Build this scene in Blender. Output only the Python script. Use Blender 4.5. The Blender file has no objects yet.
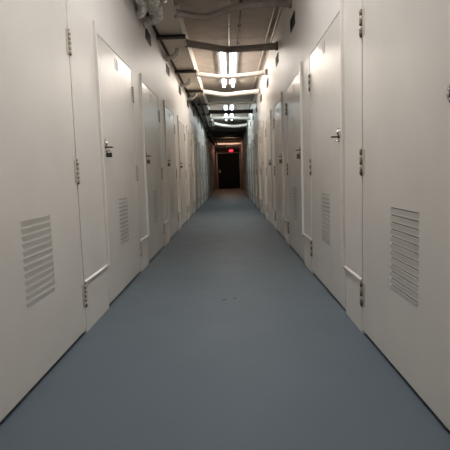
import bpy, bmesh, math, random
from mathutils import Vector, Matrix
random.seed(4)
S = bpy.context.scene
C = bpy.context.collection
PI = math.pi

# ------------------------------------------------------------------ measures
XL, XR = -0.939, 0.766          # corridor wall planes
ZC = 3.18                       # ceiling
YB, YE = -4.6, 32.9             # wall behind the camera, far end wall
YLK = 26.6                      # where the lockers stop
W = 1.31                        # locker door width
CAM_H = 0.97

# ------------------------------------------------------------------ materials
def mat(name, col, rough=0.5, metal=0.0, emit=None, estr=0.0, noise=0.0, nscale=8.0, bump=0.0, bscale=60.0, spec=0.5, rvar=0.0):
    m = bpy.data.materials.new(name); m.use_nodes = True
    nt = m.node_tree; b = nt.nodes['Principled BSDF']
    b.inputs['Base Color'].default_value = (*col, 1)
    b.inputs['Roughness'].default_value = rough
    b.inputs['Metallic'].default_value = metal
    b.inputs['Specular IOR Level'].default_value = spec
    if emit:
        b.inputs['Emission Color'].default_value = (*emit, 1)
        b.inputs['Emission Strength'].default_value = estr
    geo = nt.nodes.new('ShaderNodeNewGeometry')
    if noise or rvar:
        n = nt.nodes.new('ShaderNodeTexNoise'); n.inputs['Scale'].default_value = nscale; n.inputs['Detail'].default_value = 4
        nt.links.new(geo.outputs['Position'], n.inputs['Vector'])
        if noise:
            r = nt.nodes.new('ShaderNodeValToRGB')
            r.color_ramp.elements[0].position = .3; r.color_ramp.elements[1].position = .7
            r.color_ramp.elements[0].color = (*[c*(1-noise) for c in col], 1)
            r.color_ramp.elements[1].color = (*[min(1, c*(1+noise)) for c in col], 1)
            nt.links.new(n.outputs['Fac'], r.inputs['Fac']); nt.links.new(r.outputs['Color'], b.inputs['Base Color'])
        if rvar:
            mr = nt.nodes.new('ShaderNodeMapRange')
            mr.inputs['To Min'].default_value = rough-rvar; mr.inputs['To Max'].default_value = rough+rvar
            nt.links.new(n.outputs['Fac'], mr.inputs['Value']); nt.links.new(mr.outputs['Result'], b.inputs['Roughness'])
    if bump:
        n2 = nt.nodes.new('ShaderNodeTexNoise'); n2.inputs['Scale'].default_value = bscale; n2.inputs['Detail'].default_value = 3
        nt.links.new(geo.outputs['Position'], n2.inputs['Vector'])
        bp = nt.nodes.new('ShaderNodeBump'); bp.inputs['Strength'].default_value = bump; bp.inputs['Distance'].default_value = .01
        nt.links.new(n2.outputs['Fac'], bp.inputs['Height']); nt.links.new(bp.outputs['Normal'], b.inputs['Normal'])
    return m

CREAM = (.70, .658, .602)
M = dict(
    paint=mat('cream enamel paint', CREAM, .25, noise=.03, nscale=2.2, bump=.05, bscale=9, rvar=.05),
    panel=mat('cream panel paint', (.70, .655, .60), .36, noise=.03, nscale=2.7, bump=.05, bscale=11, rvar=.05),
    wall=mat('cream wall paint', (.72, .675, .63), .42, noise=.03, nscale=1.6, bump=.06, bscale=8, rvar=.06),
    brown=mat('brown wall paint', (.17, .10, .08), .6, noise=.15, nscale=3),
    ceil=mat('bare plaster ceiling', (.52, .455, .40), .8, noise=.1, nscale=5, bump=.15, bscale=40),
    dark=mat('dark void steel', (.02, .018, .016), .8),
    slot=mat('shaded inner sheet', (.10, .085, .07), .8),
    hinge=mat('painted hinge', (.46, .42, .35), .4, noise=.12, nscale=60),
    rust=mat('rusty pin', (.17, .11, .08), .6, metal=.4, noise=.3, nscale=90),
    chrome=mat('worn chrome', (.62, .60, .58), .22, metal=1.0),
    lever=mat('blackened steel', (.035, .03, .028), .35, metal=.6),
    lockblack=mat('black lock body', (.012, .011, .011), .4),
    lockbrass=mat('dull brass', (.16, .11, .06), .4, metal=.8),
    lockgrey=mat('grey steel lock', (.12, .11, .105), .4, metal=.6),
    number=mat('grey number paint', (.13, .12, .115), .5),
    duct=mat('cream duct paint', (.82, .73, .62), .5, noise=.06, nscale=4),
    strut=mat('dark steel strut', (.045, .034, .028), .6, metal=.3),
    wrapw=mat('white pipe wrap', (.55, .51, .46), .6, noise=.1, nscale=14, bump=.4, bscale=50),
    wrapb=mat('brown grey pipe wrap', (.36, .31, .27), .7, noise=.15, nscale=14, bump=.4, bscale=50),
    wrapd=mat('dark pipe', (.05, .042, .038), .6, noise=.15, nscale=14),
    foil=mat('crinkled foil', (.74, .71, .67), .26, metal=.55, noise=.35, nscale=24, bump=1, bscale=34),
    conduit=mat('pale conduit', (.60, .55, .48), .4),
    conduitw=mat('warm white conduit', (.78, .66, .58), .5),
    vent=mat('dark vent grille', (.045, .042, .04), .5),
    fixture=mat('grey lamp housing', (.06, .058, .055), .6),
    tube=mat('warm fluorescent tube', (.9, .9, .9), .5, emit=(1, .925, .84), estr=11.5),
    tuben=mat('neutral fluorescent tube', (.9, .9, .9), .5, emit=(1, 1, 1), estr=16.5),
    tubec=mat('cool fluorescent tube', (.9, .9, .9), .5, emit=(.80, .95, 1), estr=7),
    bulb=mat('warm fill bulb', (.9, .8, .7), .5, emit=(1, .74, .58), estr=260),
    exitred=mat('red exit sign face', (.5, .02, .04), .5, emit=(1, .03, .07), estr=.45),
    exitlet=mat('lit exit letters', (.8, .3, .3), .5, emit=(1, .30, .36), estr=.42),
    exitcase=mat('exit sign case', (.25, .1, .09), .5),
    doordark=mat('black door paint', (.007, .0065, .006), .7, spec=.15),
    trimbrown=mat('tan door frame paint', (.50, .38, .30), .5),
)

def floor_mat():
    m = bpy.data.materials.new('blue grey floor paint'); m.use_nodes = True
    nt = m.node_tree; b = nt.nodes['Principled BSDF']; N = nt.nodes.new; L = nt.links.new
    b.inputs['Specular IOR Level'].default_value = .18
    geo = N('ShaderNodeNewGeometry')
    n = N('ShaderNodeTexNoise'); n.inputs['Scale'].default_value = 1.3; n.inputs['Detail'].default_value = 5
    L(geo.outputs['Position'], n.inputs['Vector'])
    r = N('ShaderNodeValToRGB')
    r.color_ramp.elements[0].position = .3; r.color_ramp.elements[1].position = .7
    r.color_ramp.elements[0].color = (.110, .137, .160, 1); r.color_ramp.elements[1].color = (.119, .148, .172, 1)
    L(n.outputs['Fac'], r.inputs['Fac'])
    # brownish colour over the far part of the floor
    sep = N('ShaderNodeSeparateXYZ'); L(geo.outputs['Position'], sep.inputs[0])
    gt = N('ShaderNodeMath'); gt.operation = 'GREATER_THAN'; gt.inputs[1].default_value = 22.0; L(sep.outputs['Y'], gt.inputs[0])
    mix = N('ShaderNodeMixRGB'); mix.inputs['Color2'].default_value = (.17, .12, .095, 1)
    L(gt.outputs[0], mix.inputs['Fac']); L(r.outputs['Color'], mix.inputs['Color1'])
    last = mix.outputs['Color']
    # two small scuffs in the paint
    for (x, y, sx, sy) in ((-.072, 3.63, .022, .03), (.012, 3.66, .022, .028)):
        mp = N('ShaderNodeMapping'); mp.vector_type = 'POINT'
        mp.inputs['Location'].default_value = (-x/sx, -y/sy, 0); mp.inputs['Scale'].default_value = (1/sx, 1/sy, 0)
        L(geo.outputs['Position'], mp.inputs['Vector'])
        ln = N('ShaderNodeVectorMath'); ln.operation = 'LENGTH'; L(mp.outputs[0], ln.inputs[0])
        mr = N('ShaderNodeMapRange'); mr.inputs['From Min'].default_value = .4; mr.inputs['From Max'].default_value = 1.0
        mr.inputs['To Min'].default_value = .9; mr.inputs['To Max'].default_value = 0
        L(ln.outputs['Value'], mr.inputs['Value'])
        mx = N('ShaderNodeMixRGB'); mx.inputs['Color2'].default_value = (.03, .035, .045, 1)
        L(mr.outputs[0], mx.inputs['Fac']); L(last, mx.inputs['Color1']); last = mx.outputs['Color']
    L(last, b.inputs['Base Color'])
    n3 = N('ShaderNodeTexNoise'); n3.inputs['Scale'].default_value = 3; n3.inputs['Detail'].default_value = 6
    L(geo.outputs['Position'], n3.inputs['Vector'])
    mr = N('ShaderNodeMapRange'); mr.inputs['To Min'].default_value = .44; mr.inputs['To Max'].default_value = .58
    L(n3.outputs['Fac'], mr.inputs['Value']); L(mr.outputs[0], b.inputs['Roughness'])
    bp = N('ShaderNodeBump'); bp.inputs['Strength'].default_value = .12; bp.inputs['Distance'].default_value = .01
    L(n3.outputs['Fac'], bp.inputs['Height']); L(bp.outputs[0], b.inputs['Normal'])
    return m
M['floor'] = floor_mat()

# ------------------------------------------------------------------ mesh helpers
class MB:
    def __init__(s, sg=1): s.bm = bmesh.new(); s.sg = sg
    def poly(s, vs, faces, mi=0, smooth=False):
        bv = [s.bm.verts.new((v[0]*s.sg, v[1], v[2])) for v in vs]
        out = []
        for f in faces:
            fc = s.bm.faces.new([bv[i] for i in f]); fc.material_index = mi; fc.smooth = smooth; out.append(fc)
        bmesh.ops.recalc_face_normals(s.bm, faces=out)
        return bv
    def box(s, x0, x1, y0, y1, z0, z1, mi=0, bev=0):
        vs = [(x, y, z) for x in (x0, x1) for y in (y0, y1) for z in (z0, z1)]
        fs = [(0,1,3,2), (4,6,7,5), (0,4,5,1), (2,3,7,6), (0,2,6,4), (1,5,7,3)]
        bv = s.poly(vs, fs, mi)
        if bev:
            es = {e for v in bv for e in v.link_edges}
            bmesh.ops.bevel(s.bm, geom=list(es), offset=bev, segments=2, affect='EDGES', profile=.5)
    def tube(s, pts, r, seg=12, mi=0, cap=True, ring=None):
        """swept tube; r may be a list; ring = amplitude of crinkle"""
        pts = [Vector((p[0]*s.sg, p[1], p[2])) for p in pts]
        n = len(pts); rs = r if isinstance(r, (list, tuple)) else [r]*n
        t0 = (pts[1]-pts[0]).normalized()
        up = Vector((0, 0, 1)) if abs(t0.z) < .9 else Vector((0, 1, 0))
        rings = []; nrm = (up - t0*up.dot(t0)).normalized()
        for i, p in enumerate(pts):
            t = (pts[min(i+1, n-1)]-pts[max(i-1, 0)]).normalized()
            nrm = (nrm - t*nrm.dot(t)).normalized(); bi = t.cross(nrm)
            rr = rs[i]
            rings.append([s.bm.verts.new(p + (nrm*math.cos(a)+bi*math.sin(a))*rr*(1+(random.uniform(-ring, ring) if ring else 0)))
                          for a in (2*PI*k/seg for k in range(seg))])
        out = []
        for a, b in zip(rings, rings[1:]):
            for k in range(seg):
                f = s.bm.faces.new((a[k], a[(k+1) % seg], b[(k+1) % seg], b[k])); f.smooth = True; f.material_index = mi; out.append(f)
        if cap:
            for rg in (rings[0], rings[-1]):
                f = s.bm.faces.new(rg); f.material_index = mi; out.append(f)
        bmesh.ops.recalc_face_normals(s.bm, faces=out)
    def done(s, name, mats, parent=None, loc=(0, 0, 0)):
        me = bpy.data.meshes.new(name); s.bm.to_mesh(me); s.bm.free()
        for m in (mats if isinstance(mats, (list, tuple)) else [mats]): me.materials.append(m)
        o = bpy.data.objects.new(name, me); C.objects.link(o); o.location = loc
        if parent: o.parent = parent
        return o

def smooth_path(ctrl, n=8):
    """Catmull-Rom through the control points"""
    P = [Vector(c) for c in ctrl]; P = [P[0]*2-P[1]] + P + [P[-1]*2-P[-2]]
    out = []
    for i in range(1, len(P)-2):
        a, b, c, d = P[i-1:i+3]
        for k in range(n):
            t = k/n
            out.append(.5*((2*b)+(c-a)*t+(2*a-5*b+4*c-d)*t*t+(3*b-a-3*c+d)*t**3))
    out.append(P[-2]); return out

def tag(o, label, cat, group=None):
    o['label'] = label; o['category'] = cat
    if group: o['group'] = group
    return o
def thing(name, loc, label, cat, group=None):
    o = bpy.data.objects.new(name, None); C.objects.link(o); o.location = loc; o.empty_display_size = .1
    return tag(o, label, cat, group)
def struct(o): o['kind'] = 'structure'; return o
def kids(o): return [c for c in bpy.data.objects if c.parent == o]
def copy_tree(o, loc=None, parent=None):
    c = o.copy(); C.objects.link(c)
    if parent: c.parent = parent
    if loc is not None: c.location = loc
    for k in kids(o): copy_tree(k, None, c)
    return c
def text_mesh(body, size, sg):
    cu = bpy.data.curves.new('number', 'FONT'); cu.body = body; cu.size = size; cu.align_x = 'CENTER'; cu.align_y = 'CENTER'; cu.extrude = .0006
    t = bpy.data.objects.new('number', cu); C.objects.link(t)
    dg = bpy.context.evaluated_depsgraph_get(); dg.update()
    me = bpy.data.meshes.new_from_object(t.evaluated_get(dg))
    bpy.data.objects.remove(t); bpy.data.curves.remove(cu)
    return me

# ------------------------------------------------------------------ the room
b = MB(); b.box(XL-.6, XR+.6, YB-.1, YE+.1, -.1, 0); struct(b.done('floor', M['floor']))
b = MB()
ys = [YB-.1, 1.6, 8.06, 14.5, 21.0, 27.5, YE+.1]
for a, c in zip(ys, ys[1:]): b.box(XL-.1, XR+.1, a+.006, c-.006, ZC, ZC+.06)
b.box(XL-.1, XR+.1, YB-.1, YE+.1, ZC+.06, ZC+.1)
struct(b.done('ceiling', M['ceil']))
SL = [1.6155, 3.4876, 5.25, 7.08]; SL = [-.2] + SL + [8.92+1.81*k for k in range(10)]
SR = [1.452, 3.18, 4.97, 6.74]; SR = [-.35] + SR + [8.53+1.81*k for k in range(10)]
for nm, sg, X, ss in (('wall_left', 1, XL, SL), ('wall_right', -1, XR, SR)):
    y0 = ss[0]-.03
    b = MB(sg); b.box(-.10, 0, y0, YLK+.35, 2.032, ZC)               # header above the lockers
    struct(b.done(nm, M['wall'], loc=(X, 0, 0)))
    b = MB(sg); b.box(-.10, 0, YB, y0, 0, ZC)                         # plain wall behind the camera
    struct(b.done(nm, M['wall'], loc=(X, 0, 0)))
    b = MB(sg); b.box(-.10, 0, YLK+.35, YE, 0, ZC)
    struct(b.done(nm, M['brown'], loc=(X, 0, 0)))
b = MB(); b.box(XL-.1, XR+.1, YB-.1, YB, 0, ZC); struct(b.done('wall_back', M['wall']))
# far end wall round a dark doorway
DX0, DX1, DZ = -.80, .72, 2.42
b = MB()
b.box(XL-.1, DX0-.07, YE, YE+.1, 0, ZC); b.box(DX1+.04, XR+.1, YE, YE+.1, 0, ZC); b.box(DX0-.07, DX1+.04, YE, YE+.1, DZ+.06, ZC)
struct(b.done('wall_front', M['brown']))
b = MB(); b.box(DX0, DX1, YE+.03, YE+.08, .01, DZ)
d = struct(b.done('door_1', M['doordark']))
b = MB(); b.box(DX0+.10, DX0+.16, YE+.018, YE+.03, 1.10, 1.30, bev=.004); b.tube([(DX0+.13, YE+.02, 1.2), (DX0+.13, YE-.03, 1.2), (DX0+.25, YE-.03, 1.2)], .011, 8)
b.done('door_handle', M['conduitw'], d)
b = MB()
b.box(DX0-.07, DX0, YE-.02, YE+.1, 0, DZ+.06); b.box(DX1, DX1+.04, YE-.02, YE+.1, 0, DZ+.06); b.box(DX0, DX1, YE-.02, YE+.1, DZ, DZ+.06)
b.done('door_frame', M['trimbrown'], d)

# ------------------------------------------------------------------ storage lockers
def mesh_cache(f):
    c = {}
    def g(*a):
        if a not in c: c[a] = f(*a)
        return c[a]
    return g
LY0, LY1, LZ0, LZ1, NS = .475, .835, .375, .795, 12
def build_locker(sg, gap, loc, label):
    t = thing('storage_locker', loc, label, 'locker', 'cream steel storage lockers along the corridor')
    # door: a leaf pierced for its louvre
    b = MB(sg); y0, y1, z0, z1 = .012, W-.002, .024, 2.023
    b.box(-.035, 0, y0, LY0, z0, z1); b.box(-.035, 0, LY1, y1, z0, z1)
    b.box(-.035, 0, LY0, LY1, z0, LZ0); b.box(-.035, 0, LY0, LY1, LZ1, z1)
    door = b.done('door', M['paint'], t)
    # louvre: pressed blades with a slot above each
    b = MB(sg); p = .0340; top = LZ1-.004; th = .003; soft = sg == 1 and .55 < gap < .6; gapz = .0024 if soft else .0050
    b.box(-.012, 0, LY0, LY1, top, LZ1)
    for k in range(NS):
        zt = top-gapz-k*p; zb = top-(k+1)*p
        zm = zt-(zt-zb)*.75
        if k == NS-1: zb = LZ0
        lip = .0060 if soft else .0040
        full = [(lip, zt), (lip*.85, zt-.004), (0, zm), (0, zb), (-th, zb), (-th, zm), (lip-.004, zt)]
        flat = [(0, zt+gapz), (0, zt-.004), (0, zm), (0, zb), (-th, zb), (-th, zm), (-.004, zt+gapz)]
        n = len(full); vs = []
        for y, pr in ((LY0, flat), (LY0+.018, full), (LY1-.018, full), (LY1, flat)): vs += [(u, y, z) for u, z in pr]
        fs = [tuple(range(n)), tuple(range(3*n, 4*n))] + [(q*n+i, q*n+(i+1) % n, q*n+n+(i+1) % n, q*n+n+i) for q in range(3) for i in range(n)]
        b.poly(vs, fs)
    b.box(-.012, -.007, LY0, LY1, LZ0, LZ1, mi=0 if soft else 1)  # backing sheet; its dark colour stands in for shade inside the slots
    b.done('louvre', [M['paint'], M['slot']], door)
    for zc in (.243, 1.0155, 1.785):
        b = MB(sg)
        for k in range(5): b.tube([(.008, 0, zc-.070+k*.028+.002), (.008, 0, zc-.070+(k+1)*.028-.002)], .0095, 10, mi=0 if sg == 1 else (k+1) % 2)
        b.box(0, .0035, -.042, -.006, zc-.07, zc+.07); b.box(0, .0045, .008, .042, zc-.07, zc+.07)
        b.tube([(.008, 0, zc-.076), (.008, 0, zc+.076)], .006, 8, mi=1)
        b.done('hinge', [M['hinge'], M['rust']], door, (0, W+.001, 0))
    # lock plate and handle
    b = MB(sg); n = 20
    prof = [(0, 1.0), (.006, 1.0), (.011, .8), (.011, .52), (.017, .45), (.019, 0.0)]
    for (u0, s0), (u1, s1) in zip(prof, prof[1:]):
        vs = [(u, .026*s*math.cos(a), .033*s*math.sin(a)) for u, s in ((u0, s0), (u1, max(s1, .02))) for a in (2*PI*k/n for k in range(n))]
        b.poly(vs, [(k, (k+1) % n, n+(k+1) % n, n+k) for k in range(n)], smooth=True)
    b.poly([(.019, 0.026*.02*math.cos(a), .033*.02*math.sin(a)) for a in (2*PI*k/n for k in range(n))], [tuple(range(n))])
    b.done('lock_plate', M['chrome'], door, (0, .160, 1.236))
    b = MB(sg); b.tube(smooth_path([(0, 0, 0), (.034, 0, 0), (.046, .008, 0), (.050, .026, 0)], 5), [.0062]*16, 10)
    b.box(0, .010, -.018, .018, -.012, .012, bev=.003)
    b.done('lever', M['lever'], door, (0, .160, 1.206))
    b = MB(sg); b.tube([(.004+.022*math.sin(a), -.012*math.cos(a), 0) for a in (PI*k/10 for k in range(11))], .004, 8)
    b.box(0, .005, -.020, .020, -.012, .012, bev=.001)
    b.done('hasp', M['chrome'], door, (0, .165, 1.178))
    # fixed panel between this door's hinges and the next door
    b = MB(sg)
    b.box(-.035, 0, W+.004, W+.049, 0, .308)
    b.box(-.035, 0, W+.050, W+gap, 0, .308)
    b.box(-.035, -.002, W+.044, W+.052, 0, .308)
    b.box(-.030, -.004, W+.006, W+gap, .306, .32)
    pnl = b.done('fixed_panel', M['panel'], t)
    b = MB(sg)
    vs = [(u, y, z) for y in (W+.006, W+gap) for u, z in ((-.035, .318), (0, .312), (.012, .318), (.012, .326), (.002, .334), (.002, 2.03), (-.035, 2.03))]
    n = 7
    b.poly(vs, [tuple(range(n)), tuple(range(n, 2*n))] + [(i, (i+1) % n, n+(i+1) % n, n+i) for i in range(n)])
    b.done('cover_plate', M['panel'], pnl)
    # latch strip overlapping the latch edge of the door
    b = MB(sg); b.box(.0005, .022, .0, .022, .318, 2.086, bev=.003)
    b.done('latch_strip', M['panel'], t)
    # box behind the door
    b = MB(sg)
    b.box(-.62, -.60, 0, W+.02, .005, 2.03); b.box(-.60, -.037, .0, .008, .005, 2.03); b.box(-.60, -.037, W+.003, W+.018, .005, 2.03)
    b.box(-.60, -.037, 0.008, W+.003, .001, .01); b.box(-.60, -.037, 0.008, W+.003, 2.02, 2.03)
    b.done('carcass', M['dark'], t)
    return t, door

ORD = ['first', 'second', 'third', 'fourth', 'fifth', 'sixth', 'seventh', 'eighth', 'ninth', 'tenth', 'eleventh', 'twelfth', 'thirteenth', 'fourteenth', 'fifteenth']
extra = {('left', 1): 'nearest cream locker on the left, large louvre, cut off by the photo edge',
         ('right', 1): 'nearest cream locker on the right, round chrome lock at the photo edge',
         ('left', 2): 'second cream locker on the left, black padlock hanging below its dark lever',
         ('right', 2): 'second cream locker on the right, bare chrome lock and lever without padlock',
         ('left', 3): 'third cream locker on the left, small brass padlock under its lever',
         ('right', 3): 'third cream locker on the right, grey padlock hanging under its lever'}
NUM = {('left', 2): '10', ('right', 2): '11', ('left', 3): '12', ('right', 3): '13', ('left', 4): '14', ('right', 4): '15'}
LOCKERS = {}
for side, sg, X, ss in (('left', 1, XL, SL), ('right', -1, XR, SR)):
    proto = {}
    for i, s in enumerate(ss):
        gap = round((ss[i+1]-s-W) if i+1 < len(ss) else YLK+.345-s-W, 4)
        lab = extra.get((side, i)) or (f'cream locker on the {side} beside and behind the camera' if i == 0 else
              f'{ORD[i-1]} cream louvred locker along the {side} wall, counted from the camera')
        if gap in proto:
            t = copy_tree(proto[gap], (X, s, 0)); t['label'] = lab
            door = [k for k in kids(t) if k.name.startswith('door')][0]
        else:
            t, door = build_locker(sg, gap, (X, s, 0), lab); proto[gap] = t
        LOCKERS[side, i] = (t, door, X, s, sg)
for key in (('left', 1), ('right', 1)):
    for k in kids(LOCKERS[key][1]):
        if k.name.split('.')[0] in ('lever', 'hasp'): bpy.data.objects.remove(k)
        elif key[0] == 'left' and k.name.startswith('lock_plate'): k.location.y = .12
        elif k.name.startswith('lock_plate'): k.location.y, k.location.z = .210, 1.222
for key, num in NUM.items():
    t, door, X, s, sg = LOCKERS[key]
    me = text_mesh(num, .135, sg); me.materials.append(M['number'])
    o = bpy.data.objects.new('number', me); C.objects.link(o); o.parent = door
    o.location = (sg*.0012, .665, 1.925)
    o.rotation_euler = (PI/2, 0, PI/2 if sg == 1 else -PI/2)

# padlocks: each hangs from a hasp, a thing of its own
def padlock(key, body, mname, label, w=.046, h=.042):
    t0, door, X, s, sg = LOCKERS[key]
    t = thing('padlock', (X+sg*.025, s+.165, 1.178), label, 'padlock', 'padlocks on the locker hasps')
    b = MB(sg); b.box(-w/2, w/2, -.011, .011, -.014-h, -.014, bev=.004); bo = b.done('body', M[mname], t)
    b = MB(sg); b.tube([(0, -.0108, -.014-h*.55), (0, -.0125, -.014-h*.55)], .007, 12); b.done('keyhole', M['lockgrey'], bo)
    b = MB(sg); hw = w/2-.009
    pts = [(-hw, 0, -.018), (-hw, 0, -.004)] + [(-hw*math.cos(a), 0, -.004+hw*.9*math.sin(a)) for a in (PI*k/8 for k in range(1, 8))] + [(hw, 0, -.004), (hw, 0, -.018)]
    b.tube(pts, .0038, 8); b.done('shackle', M['chrome'], t)
padlock(('left', 2), 0, 'lockblack', 'black padlock on the second locker door on the left', .044, .034)
padlock(('left', 3), 0, 'lockbrass', 'small brown brass padlock on the third locker door on the left', .038, .042)
padlock(('left', 4), 0, 'lockbrass', 'padlock on the fourth locker door on the left', .042, .04)
padlock(('left', 5), 0, 'lockgrey', 'padlock on the fifth locker door on the left', .044, .04)
padlock(('right', 3), 0, 'lockgrey', 'grey padlock on the third locker door on the right', .040, .052)
padlock(('right', 4), 0, 'lockbrass', 'brown padlock on the fourth locker door on the right', .046, .056)
padlock(('right', 5), 0, 'lockgrey', 'padlock on the fifth locker door on the right', .046, .05)

# wall vents above the doors
def vent(sg, loc, label):
    t = thing('wall_vent', loc, label, 'vent', 'dark wall vents above the lockers')
    b = MB(sg); w, h = .175, .068
    for a in ((-w, -w+.012, -h, h), (w-.012, w, -h, h), (-w+.012, w-.012, -h, -h+.012), (-w+.012, w-.012, h-.012, h)): b.box(0, .010, *a)
    b.done('frame', M['vent'], t)
    b = MB(sg)
    for k in range(6):
        z = -h+.018+k*.0195
        b.poly([(u, y, zz) for y in (-w+.012, w-.012) for u, zz in ((.001, z+.012), (.008, z), (.008, z-.002), (.001, z+.010))],
               [(0,1,2,3), (4,5,6,7), (0,1,5,4), (1,2,6,5), (2,3,7,6), (3,0,4,7)])
    b.box(0, .001, -w+.012, w-.012, -h+.012, h-.012)
    b.done('grille', M['vent'], t)
    return t
vp = None
for side, sg, X, ss in (('left', 1, XL, SL), ('right', -1, XR, SR)):
    vp = None
    for i in range(2, 10):
        lab = f'dark wall vent above the {ORD[i-1]} locker along the {side} wall'
        loc = (X, ss[i]+.69 if side == 'left' else ss[i]+.60, 2.655)
        if vp is None: vp = vent(sg, loc, lab)
        else: t = copy_tree(vp, loc); t['label'] = lab

# ------------------------------------------------------------------ overhead services
# boxed air duct along the left wall
DXa, DXb, DZ0 = XL+.035, -.59, 2.90
t = thing('air_duct', (0, YB+.2, 0), 'long cream boxed air duct under the ceiling along the left wall', 'duct')
b = MB(); b.box(DXa, DXb, .02, 20.0-YB, DZ0, ZC-.004)
b.done('casing', M['duct'], t)
for j in range(12):
    b = MB(); y = j*2.15+1.0; b.box(DXa-.004, DXb+.006, y, y+.03, DZ0-.006, ZC-.003); b.done('seam_flange', M['duct'], t)
b = MB(); b.box(DXb-.004, DXb+.018, 0, 20.0-YB, DZ0-.016, DZ0+.012, bev=.003)
b.done('edge_angle', M['conduit'], t)
b = MB(); b.box(XL+.001, DXa+.006, 0, 20.0-YB, DZ0-.010, DZ0+.012)  # dark strip standing in for the shadow in the wall gap
b.done('gap_shadow', M['strut'], t)
NB = ['just before the first elbow', 'between the first and second elbows', 'between the second and third elbows']
for j, y in enumerate([2.4, 4.55, 6.70, 8.89, 10.96, 13.0, 15.2, 17.3, 19.4]):
    b = MB(); b.box(XL+.002, -.545, y-.035, y+.035, DZ0-.060, DZ0-.018); b.box(XL+.002, -.545, y-.05, y-.035, DZ0-.060, DZ0-.052)
    b.box(XL+.002, -.545, y+.035, y+.05, DZ0-.060, DZ0-.052)
    for x in (-.575, -.80): b.tube([(x, y, DZ0-.07), (x, y, DZ0-.016)], .007, 8)
    tag(b.done('duct_hanger', M['strut']), f'dark steel hanger strut across the duct underside, {ORD[j]} from the camera', 'strut', 'dark hanger struts under the air duct')
# foil elbows from the left wall up into the duct
for j, y in enumerate([7.48, 9.78, 11.45]):
    b = MB()
    b.tube(smooth_path([(XL+.002, y+.10, 2.80), (XL+.05, y+.07, 2.79), (XL+.12, y+.02, 2.795), (XL+.19, y-.03, 2.835), (XL+.21, y-.05, DZ0-.002)], 6), [.045]*4+[.036]*21, 12, ring=.06)
    tag(b.done('vent_elbow', M['foil']), f'silver foil elbow from left wall up to the duct, {ORD[j]} from the camera', 'pipe', 'foil elbows at the left wall')
# two foil-wrapped ducts that turn into the left wall
def foil_duct(name, x, z, r, yend, wy, wz, label):
    n = 390
    pts = [Vector((x+.006*math.sin(k*.11), YB+.3+(yend-YB-.3)*k/n, z+.005*math.cos(k*.16))) for k in range(n+1)]
    el = smooth_path([pts[-1], (x-.02, yend+.10, z-.012), *([(x-.05, yend+.19, z-.02)] if x < -.75 else [(x-.055, yend+.20, z-.018), (x-.14, yend+.27, z-.02)]), (XL+.002, wy, wz)], 7)
    pts += el[1:]
    b = MB(); b.tube(pts, [r*(1.06, .98, .82)[k % 3] for k in range(len(pts))], 12, ring=.13)
    for f in b.bm.faces: f.smooth = False
    tag(b.done(name, M['foil']), label, 'duct', 'foil-wrapped ducts overhead at upper left')
foil_duct('foil_duct', -.845, 2.762, .054, 5.10, 5.34, 2.73, 'crinkled foil duct nearest the left wall, bending into it')
foil_duct('foil_duct', -.715, 2.762, .054, 5.36, 5.70, 2.735, 'crinkled foil duct farther from the left wall, beside the duct edge')
b = MB(); b.tube([(-.620, YB+.3, 2.785), (-.620, 5.1, 2.785)], .026, 10); b.tube(smooth_path([(-.620, 5.1, 2.785), (-.620, 5.17, 2.80), (-.620, 5.2, DZ0-.002)], 5), .026, 10)
tag(b.done('foil_pipe', M['foil']), 'thin silver pipe under the duct edge, right of the two foil ducts', 'pipe')

# wrapped pipes crossing from the duct to the right wall
def cross(name, pts, r, m, label):
    P = [(DXb+.001, *pts[0][1:])] + list(pts[1:-1]) + [(XR-.001, *pts[-1][1:])]
    sp = smooth_path(P, 10)
    b = MB(); b.tube(sp, r, 14, ring=.03)
    for k in (0, -1):
        p = sp[k]; q = sp[1] if k == 0 else sp[-2]; d = (q-p).normalized()
        b.tube([p, p+d*.03], r*1.3, 14)
    tag(b.done(name, M[m]), label, 'pipe', 'wrapped pipes crossing under the ceiling')
cross('crossing_pipe', [(0, 5.75, 2.99), (-.40, 5.55, 2.985), (-.1, 5.0, 3.0), (.3, 4.8, 3.0), (.77, 4.7, 2.97)], .042, 'wrapb', 'brown wrapped pipe nearest the camera, joining the duct at the photo top')
cross('crossing_pipe', [(0, 5.92, 2.91), (-.30, 6.03, 2.895), (-.143, 6.0, 2.90), (.064, 5.81, 2.90), (.294, 5.70, 2.90), (.77, 5.69, 2.90)], .040, 'wrapb', 'wavy grey brown wrapped pipe, second crossing pipe from the camera')
cross('crossing_pipe', [(0, 7.3, 2.93), (-.38, 7.35, 2.905), (-.01, 7.55, 2.89), (.37, 7.5, 2.875), (.77, 7.25, 2.83)], .050, 'wrapb', 'brown wrapped pipe just in front of the lit double tube lamp')
cross('crossing_pipe', [(0, 9.4, 2.92), (-.29, 9.55, 2.895), (.03, 9.62, 2.885), (.4, 9.5, 2.88), (.77, 9.15, 2.855)], .046, 'wrapw', 'white wrapped pipe crossing below the middle of the lit lamp')
cross('crossing_pipe', [(0, 11.3, 2.91), (-.36, 11.5, 2.9), (-.05, 11.75, 2.885), (.35, 11.5, 2.875), (.77, 11.2, 2.86)], .052, 'wrapw', 'white sagging wrapped pipe just beyond the far end of the lit lamp')
cross('crossing_pipe', [(0, 13.3, 2.91), (-.2, 13.3, 2.895), (.2, 13.3, 2.895), (.77, 13.1, 2.88)], .030, 'wrapw', 'thin pale pipe between the white sagging pipe and the far lamp')
cross('crossing_pipe', [(0, 14.9, 2.905), (-.2, 14.9, 2.89), (.3, 14.9, 2.885), (.77, 14.8, 2.87)], .060, 'wrapd', 'thick dark pipe crossing in front of the far cool lamp')
cross('crossing_pipe', [(0, 16.4, 2.90), (-.2, 16.5, 2.89), (.3, 16.6, 2.88), (.77, 16.5, 2.86)], .050, 'wrapw', 'white pipe crossing under the far cool lamp')
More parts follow.
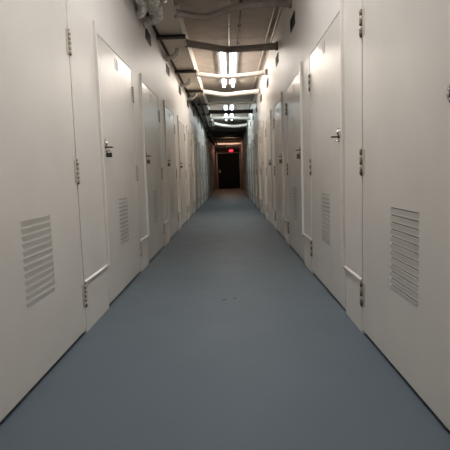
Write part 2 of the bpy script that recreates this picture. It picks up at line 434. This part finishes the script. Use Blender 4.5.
cross('crossing_pipe', [(0, 18.3, 2.93), (-.25, 18.8, 2.885), (.2, 19.1, 2.86), (.5, 19.0, 2.87), (.77, 18.8, 2.88)], .060, 'wrapw', 'white sagging pipe at the far end of the cool lamp')
def far_cross(y, r, m, label, z=2.9):
    b = MB(); b.tube(smooth_path([(XL+.001, y, z+.02), (-.3, y+.1, z), (.3, y+.05, z-.01), (XR-.001, y, z)], 6), r, 10, ring=.03)
    tag(b.done('crossing_pipe', M[m]), label, 'pipe', 'pipes crossing near the dark far end')
for j, (y, r, m) in enumerate([(20.6, .06, 'wrapd'), (21.9, .05, 'wrapd'), (23.2, .06, 'wrapd'), (24.6, .05, 'wrapd'), (26.0, .05, 'wrapd')]):
    far_cross(y, r, m, f'dark pipe crossing near the far end, {ORD[j]} beyond the cool lamp')
for j, (y, z) in enumerate([(26.9, 2.95), (28.7, 3.00), (30.6, 2.92)]):
    far_cross(y, .065, 'conduitw', f'pale pipe lit warmly near the exit door, {ORD[j]} of three', z)
# dark clutter pipes under the duct's far part
for j, (x, z, r) in enumerate([(-.80, 2.70, .05), (-.66, 2.66, .035), (-.895, 2.78, .035)]):
    b = MB(); b.tube(smooth_path([(x, 20.5, z), (x+.01, 23, z-.02), (x, 26, z), (x-.01, 29, z)], 5), r, 10)
    for y in (21, 24, 27): b.box(XL+.001, x+r, y-.015, y+.015, z-r-.012, z-r+.002)
    tag(b.done('service_pipe', M['wrapd']), ['dark service pipe running beside the left wall near the far end', 'thin dark service pipe, lowest near the far end at left', 'dark service pipe, highest of three near the far end at left'][j], 'pipe')
for j, (x, r) in enumerate([(-.82, .04), (-.69, .03)]):
    b = MB(); b.tube(smooth_path([(x, 11.6, 2.8395-r), (x+.01, 14, 2.8395-r), (x-.01, 17, 2.8395-r), (x, 20.2, 2.8395-r)], 5), r, 10)
    tag(b.done('service_pipe', M['wrapd']), ['dark pipe slung under the air duct beyond the third elbow, nearer the left wall', 'thinner dark pipe slung under the air duct, farther from the left wall'][j], 'pipe')
# conduits on the ceiling
for j, (x, z, r, m, lab) in enumerate([(.057, ZC-.013, .012, 'conduit', 'thin pale conduit along the ceiling, left of the central pair'),
                                 (.212, ZC-.013, .010, 'strut', 'thin dark conduit along the ceiling, right of the central pair'),
                                 (.672, ZC-.014, .013, 'conduit', 'pale ceiling conduit along the right side, inner one'),
                                 (.748, ZC-.040, .013, 'conduit', 'pale conduit tucked along the top of the right wall')]):
    b = MB(); b.tube([(x, 4.2 if j < 2 else YB+.2, z), (x, 8.6 if j < 2 else 19, z)], r, 8)
    for k in range(5 if j < 2 else 9):
        y = (4.4+k*.98) if j < 2 else -3.5+k*2.45
        b.box(x-r-.012, x+r+.012 if j < 3 else XR, y-.012, y+.012, z-r-.001, min(ZC, z+r+.003))
    tag(b.done('conduit', M[m]), lab, 'conduit')
# sprinkler pipe stubs on the ceiling
# ------------------------------------------------------------------ lamps
def lamp(y0, y1, tm, label, offs=(-.10, .115), zt=3.105, skirt=.05):
    t = thing('fluorescent_lamp', (.03, y0, ZC), label, 'lamp', 'double tube ceiling lamps')
    n = y1-y0
    b = MB(); b.box(-.20, .20, 0, n, -.020, 0)
    b.poly([(x, y, z) for y in (0, n) for x, z in ((-.055, -.02), (.055, -.02), (.03, -.065), (-.03, -.065))], [(0,1,2,3), (4,5,6,7), (0,1,5,4), (1,2,6,5), (2,3,7,6), (3,0,4,7)])
    b.box(-.20, -.196, 0, n, -skirt, -.02); b.box(.196, .20, 0, n, -skirt, -.02)
    b.done('housing', M['fixture'], t)
    for x in offs:
        b = MB(); b.tube([(x, .05, zt-ZC), (x, n-.05, zt-ZC)], .034, 12); b.done('tube', M[tm], t)
        for y in (.02, n-.05): 
            b = MB(); b.box(x-.014, x+.014, y, y+.03, zt-ZC-.028, -.019); b.done('tube_holder', M['fixture'], t)
    return t
lamp(8.65, 11.85, 'tube', 'bright warm white double tube ceiling lamp in mid corridor')
lamp(15.1, 18.9, 'tubec', 'cool bluish double tube ceiling lamp farther down the corridor')
lamp(1.1, 4.2, 'tuben', 'double tube ceiling lamp nearest the camera, above the photo top edge', skirt=.18)  # skirts deepened on this unseen lamp to shade the upper walls
t = thing('fill_bulb', (-.05, 29.4, ZC), 'small warm fill bulb at the ceiling near the exit door', 'lamp')  # added fill light, hidden by a pipe, to warm the far end
b = MB(); b.tube([(0, 0, 0), (0, 0, -.05)], .05, 14); b.done('socket', M['conduitw'], t)
b = MB(); b.tube([(0, 0, -.05-.09*k/8) for k in range(9)], [.028+.030*math.sin(PI*k/8.01) for k in range(9)], 14); b.done('globe', M['bulb'], t)

# ------------------------------------------------------------------ exit sign and conduit round the far door
t = thing('exit_sign', (.14, YE-.16, 2.58), 'small glowing red exit sign above the dark far door', 'sign')
b = MB(); b.box(-.16, .16, -.03, .03, -.11, .11, bev=.006); cs = b.done('case', M['exitcase'], t)
b = MB(); b.box(-.145, .145, -.034, -.030, -.095, .095); b.done('face', M['exitred'], t)
me = text_mesh('EXIT', .125, 1); me.materials.append(M['exitlet'])
o = bpy.data.objects.new('lettering', me); C.objects.link(o); o.parent = t; o.location = (0, -.0355, 0); o.rotation_euler = (PI/2, 0, 0)
b = MB(); b.tube([(0, 0, .108), (0, 0, .30), (0, .158, .30)], .010, 8); b.done('bracket', M['conduitw'], t)
b = MB(); b.tube([(.735, YE-.05, 0.02), (.735, YE-.05, 2.90), (-.16, YE-.05, 2.90), (-.16, YE-.05, 2.56), (-.86, YE-.05, 2.56), (-.86, YE-.05, .02)], .033, 8)
for z in (.6, 1.5, 2.3): b.box(.70, .766, YE-.03, YE+.0, z, z+.03)
tag(b.done('wall_conduit', M['conduitw']), 'pale conduit framing the dark far door and the exit sign', 'conduit')

# ------------------------------------------------------------------ world, camera, view
w = bpy.data.worlds.new('World'); S.world = w; w.use_nodes = True
w.node_tree.nodes['Background'].inputs['Color'].default_value = (.02, .018, .016, 1)
w.node_tree.nodes['Background'].inputs['Strength'].default_value = .2
F, PITCH, ROLL, YAW = 475.0, .1055, .0322, -.0132
def ray(x, y):
    c, s = math.cos(ROLL), math.sin(ROLL); dx, dy = x-225, y-225
    X = (c*dx-s*dy)/F; u = -(s*dx+c*dy)/F
    cp, sp = math.cos(PITCH), math.sin(PITCH); yy = cp+u*sp; zz = -sp+u*cp
    cy, sy = math.cos(YAW), math.sin(YAW)
    return Vector((cy*X+sy*yy, -sy*X+cy*yy, zz))
fw = ray(225, 225).normalized(); rt = (ray(226, 225)-ray(225, 225)).normalized(); up = (ray(225, 224)-ray(225, 225)).normalized()
R = Matrix((rt, up, -fw)).transposed().to_4x4()
cam = bpy.data.cameras.new('camera'); cam.sensor_width = 36; cam.lens = F/450*36; cam.clip_start = .02; cam.clip_end = 200
co = bpy.data.objects.new('camera', cam); C.objects.link(co); co.matrix_world = Matrix.Translation((0, 0, CAM_H)) @ R
S.camera = co
S.view_settings.view_transform = 'Standard'; S.view_settings.look = 'None'; S.view_settings.gamma = 1; S.view_settings.use_curve_mapping = False
S.view_settings.exposure = 1.08
